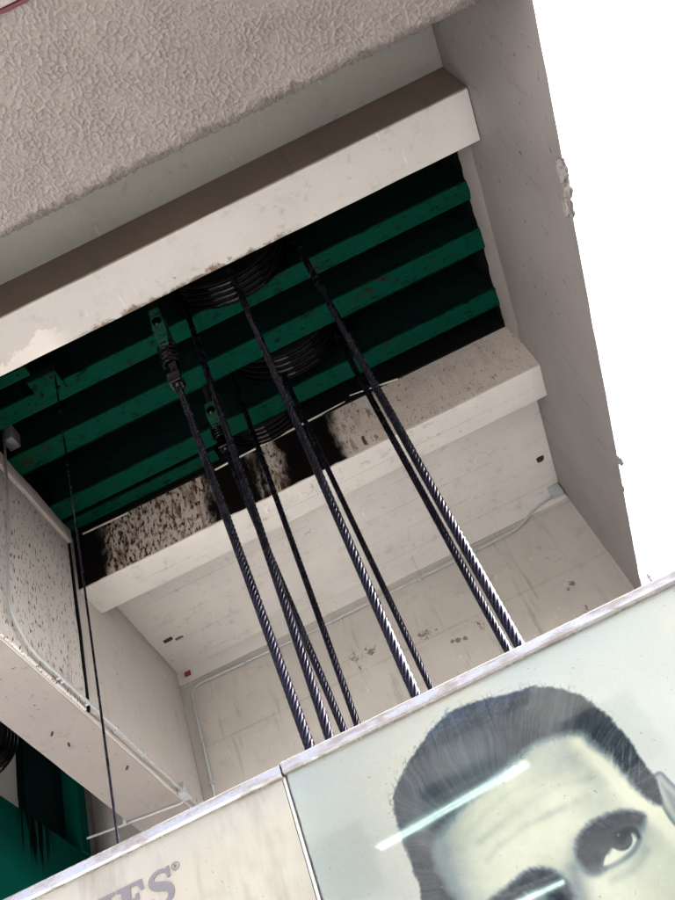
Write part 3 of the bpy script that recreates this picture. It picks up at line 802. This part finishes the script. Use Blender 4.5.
    flow = wx*.45+wz*.9-.55*(wx+.1)**2                         # combed across from the parting
    along = wx*.9-wz*.45
    fr = .005*(vnoise(along*60, flow*40, 31)-.5)+.006*(vnoise(X*120, Z*120, 32)-.5)+.012*(fbm(X*18, Z*18, 33)-.5)
    dd = sdf(hair, X, Z)+fr
    swirl = ang*26+rad*7+2.0*fbm(X*6, Z*6, 12)
    pol = ang+.25*(fbm(X*4, Z*4, 43)-.5)+.6*(rad-.45)            # combed up and back from the forehead
    st = vnoise(pol*70, rad*7, 41)*.40+vnoise(pol*170, rad*16, 42)*.30+fbm(X*30, Z*30, 44)*.25
    st = st+.22*sstep(1.50, 1.60, Z)*(np.abs(vnoise(X*60+4*fbm(X*20, Z*20, 45), Z*60, 46)-.5) < .10)
    tone = .05+.26*np.clip(st-.34, 0, 1)*(.45+1.1*fbm(X*14, Z*14, 47))+.17*np.exp(-(((X+.10)/.13)**2+((Z-1.47)/.10)**2))+.10*np.exp(-(((X+.31)/.05)**2+((Z-1.36)/.12)**2))
    soft = .006+.020*sstep(1.50, 1.38, Z)*sstep(-.36, -.26, X)*sstep(.40, .30, X); k = sstep(1, -1, dd/soft); T = T*(1-k)+tone*k
    g = gb(.335, 1.235, .055, .06, -.9)*sstep(.5, .7, vnoise((X*.8-Z*.6)*240, (X*.6+Z*.8)*26, 52)); T = T+.30*g*k
    # loose curls along the top
    cu = np.abs(vnoise(X*55, Z*55, 61)-.5); ks = np.exp(-((dd-.010)/.012)**2)*sstep(.06, .02, cu)*sstep(1.30, 1.42, Z); T = T-.22*ks
    # collar and shoulders below the chin
    sh = sdf([(-.69, .25), (-.69, .33), (-.25, .45), (-.12, .42), (.05, .33), (.25, .42), (.42, .47), (.9, .33), (1.3, .25)], X, Z)
    k = sstep(.004, -.004, sh)*sstep(-.004, .004, dh); T = T*(1-k)+.16*k
    T = .52+(T-.52)*1.10
    T = T+.035*(hash2(np.floor(X*330), np.floor(Z*330), 3)-.5)+.02*(vnoise(X*140, Z*140, 90)-.5)      # film grain
    return np.clip(T, 0, 1), sstep(.03, -.05, dh)
def print_sheet(x0, x1, z0, z1, step):
    nx, nz = int((x1-x0)/step), int((z1-z0)/step)
    xs = np.linspace(x0, x1, nx+1); zs = np.linspace(z0, z1, nz+1)
    X, Z = np.meshgrid(xs, zs)
    T, face = portrait(X, Z); T = T[..., None]; face = face[..., None]
    ink, mid = np.array((.009, .0135, .021)), np.array((.088, .120, .128))
    cloud = sstep(.42, .62, fbm(X*1.6+.3*Z, Z*.8, 55))[..., None]
    paper = (np.array((.31, .352, .325))*(1-cloud)+np.array((.36, .37, .315))*cloud)*(1-face)+np.array((.325, .358, .282))*face
    colr = np.where(T < .5, ink+(mid-ink)*(T/.5), mid+(paper-mid)*((T-.5)/.5))
    N = (nx+1)
    co = np.stack([X-(x0+x1)/2, np.zeros_like(X), Z-z0], -1).reshape(-1, 3)
    i = (np.arange(nz)[:, None]*N+np.arange(nx)[None, :]); q = np.stack([i, i+1, i+1+N, i+N], -1).reshape(-1, 4)
    me = bpy.data.meshes.new('poster')
    me.vertices.add(len(co)); me.vertices.foreach_set('co', co.ravel())
    me.loops.add(q.size); me.loops.foreach_set('vertex_index', q.ravel().astype(np.int32))
    me.polygons.add(len(q)); me.polygons.foreach_set('loop_start', (np.arange(len(q))*4).astype(np.int32))
    me.update(); me.validate()
    at = me.color_attributes.new('print', 'FLOAT_COLOR', 'POINT')
    rgba = np.concatenate([colr, np.ones_like(T)], -1).astype(np.float32)
    at.data.foreach_set('color', rgba.ravel())
    me.materials.append(m_face_print)
    o = bpy.data.objects.new('poster', me); COL.objects.link(o)
    return o
SX = -.698
def sign_box(x0, x1, ztop, label):
    t = thing('sign_box', label, 'sign', ((x0+x1)/2, PY+.1, GZ), 'big advertising boxes hanging side by side')
    link('casing', box(x0, x1, PY+.012, PY+.17, .16, ztop-.002), m_trim, t)
    # metal trim along the top: a slightly bent, beaten strip
    bm = bmesh.new(); n = 90
    rows = []
    for i in range(n+1):
        x = x0+.002+(x1-x0-.004)*i/n; w = mnoise.noise(Vector((x*3.1, 1.7, 0)))*.004+mnoise.noise(Vector((x*14, .7, 0)))*.0015
        rows.append([bm.verts.new((x, PY-.016+w, ztop-.047)), bm.verts.new((x, PY-.022+w, ztop-.040)), bm.verts.new((x, PY-.020+w*.3, ztop-.006)), bm.verts.new((x, PY-.012, ztop+.002)), bm.verts.new((x, PY+.1, ztop+.004)), bm.verts.new((x, PY+.008, ztop-.047))])
    for a, b in zip(rows, rows[1:]):
        for k in range(6): bm.faces.new((a[k], a[(k+1) % 6], b[(k+1) % 6], b[k]))
    o = link('top_trim', bm, m_trim, t); smooth_by_angle(o)
    link('bottom_trim', box(x0+.002, x1-.002, PY-.02, PY+.01, .16, .21, bev=.004), m_trim, t)
    for xx in (x0+.25, x1-.25): link('post', box(xx-.06, xx+.06, PY+.03, PY+.15, GZ, .159), m_trim, t)
    return t
sr = sign_box(SX+.001, 1.62, 1.763, 'large advertising sign with a black and white close portrait of a dark haired man')
o = print_sheet(SX+.010, 1.615, .212, 1.722, .0031); o.parent = sr
o.location = Vector(((SX+.010+1.615)/2, PY, .212))-world_loc(sr)
sl = sign_box(-2.75, SX-.001, 1.756, 'pale stained advertising sign with grey serif lettering at the left')
link('face', box(-2.745, SX-.012, PY, PY+.01, .212, 1.714), m_face_plain, sl)
link('joint_strip', box(SX-.010, SX+.002, PY-.0015, PY+.004, .21, 1.716, bev=.004), m_seam, sr)
# lettering
def stroke(pts, widths):
    """flat outline of a stroke with varying width"""
    L, Rr = [], []
    for i, p in enumerate(pts):
        a, b = Vector(pts[max(i-1, 0)]), Vector(pts[min(i+1, len(pts)-1)]); d = (b-a).normalized(); n = Vector((-d.y, d.x))
        L.append(tuple(Vector(p)+n*widths[i]/2)); Rr.append(tuple(Vector(p)-n*widths[i]/2))
    return L, Rr
def letters():
    out = {}
    def to3(o): return lambda p, d: Vector((o[0]+p[0]*o[2], PY-.0035+d, o[1]+p[1]*o[2]))
    H = .125; zb = 1.603-H
    def I(x):
        bm = bmesh.new(); add_prism(bm, [(0, 0), (.58, 0), (.58, .09), (.44, .13), (.44, .87), (.58, .91), (.58, 1), (0, 1), (0, .91), (.14, .87), (.14, .13), (0, .09)], .0025, to3((x, zb, H))); return bm
    def E(x):
        bm = bmesh.new(); add_prism(bm, [(0, 0), (.80, 0), (.86, .32), (.76, .32), (.66, .12), (.42, .10), (.42, .46), (.52, .45), (.56, .34), (.64, .34), (.64, .67), (.56, .67), (.52, .57), (.42, .56), (.42, .90), (.62, .89), (.72, .70), (.82, .70), (.78, 1), (0, 1), (0, .91), (.13, .87), (.13, .13), (0, .09)], .0025, to3((x, zb, H))); return bm
    def Sg(x):
        c = smooth_poly([(.66, .74), (.58, .90), (.38, .955), (.18, .88), (.13, .73), (.24, .60), (.46, .51), (.62, .40), (.64, .22), (.50, .08), (.30, .05), (.12, .12), (.06, .28)], 6, False)
        n = len(c); w = [(.10+.16*math.exp(-((i/n-.48)/.2)**2)) for i in range(n)]
        L, Q = stroke(c, w); bm = bmesh.new(); f = to3((x, zb, H))
        rows = [(bm.verts.new(f(a, 0)), bm.verts.new(f(b, 0)), bm.verts.new(f(b, .0025)), bm.verts.new(f(a, .0025))) for a, b in zip(L, Q)]
        for r0, r1_ in zip(rows, rows[1:]):
            for k in range(4): bm.faces.new((r0[k], r0[(k+1) % 4], r1_[(k+1) % 4], r1_[k]))
        add_prism(bm, [(.60, .70), (.70, .70), (.69, 1.0), (.62, 1.0), (.58, .88)], .0031, lambda p, d: f(p, d)+Vector((0, -.0006, 0)))
        add_prism(bm, [(.02, .30), (.12, .30), (.16, .14), (.10, .0), (.03, .0)], .0031, lambda p, d: f(p, d)+Vector((0, -.0006, 0)))
        return bm
    def reg(x, z, r):
        bm = bmesh.new(); add_tube(bm, [(x+r*math.cos(a), PY-.002, z+r*math.sin(a)) for a in [2*math.pi*k/28 for k in range(29)]], r*.10, 6)
        f = lambda p, d: (x+(p[0]-.5)*r*1.0, PY-.0035+d, z+(p[1]-.5)*r*1.15)
        add_prism(bm, [(.15, 0), (.3, 0), (.3, 1), (.15, 1)], .002, f)
        add_prism(bm, [(.301, .86), (.62, .86), (.75, .75), (.75, .6), (.62, .45), (.301, .45), (.301, .56), (.58, .56), (.62, .62), (.62, .72), (.58, .76), (.301, .76)], .002, f)
        add_prism(bm, [(.42, .449), (.56, .449), (.82, 0), (.66, 0)], .002, f)
        return bm
    link('lettering', I(-1.452), m_letter, sl); link('lettering', E(-1.372), m_letter, sl); link('lettering', Sg(-1.258), m_letter, sl)
    link('lettering', reg(-1.148, 1.590, .014), m_letter, sl)
letters()

# ------------------------------------------------------------------ twin tube lamps over the forecourt (mirrored in the glossy sign)
def lamp_mat():
    t = NT('lit_tube'); t.b.inputs['Emission Color'].default_value = (.72, 1, .90, 1); t.b.inputs['Emission Strength'].default_value = LAMP
    return t.done((.8, .8, .8), .4)
LAMP = 5
m_lamp = lamp_mat()
def mirror_pt(q, zt):
    v = on_y(*q, PY); s = zt/v.z; return Vector((s*v.x, 2*PY-s*PY, zt))
def tube_lamp(q0, q1, zt, label):
    a, b = mirror_pt(q0, zt), mirror_pt(q1, zt); d = (b-a).normalized(); n = Vector((-d.y, d.x, 0)).normalized()
    t = thing('tube_lamp', label, 'lamp', (a+b)/2, 'twin tube lamps over the forecourt')
    for s in (-1, 1): link('tube', tube([a+n*s*.026, b+n*s*.026], .0065, 12), m_lamp, t, True)
    m = (a+b)/2
    bm = bmesh.new(); add_tube(bm, [a-d*.03+Vector((0, 0, .06)), b+d*.03+Vector((0, 0, .06))], .045, 8); link('tray', bm, m_conduit, t)
    for p in (a, b): link('end_holder', tube([p-n*.06+Vector((0, 0, .0)), p+n*.06], .02, 8), m_conduit, t)
    for f in (.2, .8):
        p = a+(b-a)*f; link('hanger', tube([p+Vector((0, 0, .1)), Vector((p.x, p.y, 4.54))], .005, 6), m_conduit, t)
    return t
tube_lamp((377, 849), (530, 762), 2.9, 'lit twin tube lamp whose reflection crosses the dark hair on the sign')
tube_lamp((500, 911), (566, 881), 2.9, 'lit twin tube lamp whose reflection crosses the brow on the sign')
t = thing('lamp_rail', 'grey steel rail carrying the tube lamps over the forecourt', 'rail', (-.4, -.6, 4.54))
for x in (-.75, .0): link('rail_bar', box(x-.03, x+.03, -2.6, .89, 4.545, 4.615), m_conduit, t)
link('cross_bar', box(-1.4, .6, -2.66, -2.602, 4.545, 4.615), m_conduit, t)

# ------------------------------------------------------------------ lift everything so that the ground is at zero
for o in list(S.objects):
    if o.parent is None: o.location.z += CH

# ------------------------------------------------------------------ light
SUN_EL, SUN_AZ = 42, 97                       # azimuth measured from -y (behind the camera) towards +x
sd = Vector((math.sin(R(SUN_AZ))*math.cos(R(SUN_EL)), -math.cos(R(SUN_AZ))*math.cos(R(SUN_EL)), math.sin(R(SUN_EL))))
W = bpy.data.worlds.new('World'); S.world = W; W.use_nodes = True
wt = W.node_tree; wt.nodes.clear()
sky = wt.nodes.new('ShaderNodeTexSky'); sky.sky_type = 'NISHITA'; sky.sun_disc = False
sky.sun_elevation = R(SUN_EL); sky.sun_rotation = math.atan2(sd.x, sd.y)
sky.air_density = .6; sky.dust_density = 8.0; sky.ozone_density = .3
bg = wt.nodes.new('ShaderNodeBackground'); bg.inputs['Strength'].default_value = .15
wo = wt.nodes.new('ShaderNodeOutputWorld')
wt.links.new(sky.outputs[0], bg.inputs[0]); wt.links.new(bg.outputs[0], wo.inputs[0])
sl_ = bpy.data.lights.new('sun', 'SUN'); sl_.energy = 3.2; sl_.angle = R(.6); sl_.color = (1, .99, .975)
so = bpy.data.objects.new('sun', sl_); COL.objects.link(so); so.rotation_mode = 'QUATERNION'
so.rotation_quaternion = Vector((0, 0, 1)).rotation_difference(sd); so.location = (8, -6, 14)

# ------------------------------------------------------------------ camera
cam = bpy.data.cameras.new('camera'); co = bpy.data.objects.new('camera', cam); COL.objects.link(co)
cam.sensor_fit = 'VERTICAL'; cam.sensor_height = 24; cam.lens = 24*FPX/900
cam.clip_start = .05; cam.clip_end = 2000
M = Matrix((CR, CU, -fwd)).transposed().to_4x4(); M.translation = Vector((0, 0, CH)); co.matrix_world = M
S.camera = co
S.view_settings.view_transform = 'Standard'; S.view_settings.look = 'None'; S.view_settings.gamma = 1
S.view_settings.use_curve_mapping = False; S.view_settings.exposure = 2.95
S.cycles.max_bounces = 10; S.cycles.diffuse_bounces = 7; S.cycles.glossy_bounces = 4
S.cycles.use_denoising = True; S.cycles.caustics_reflective = False; S.cycles.caustics_refractive = False
S.cycles.sample_clamp_indirect = 6
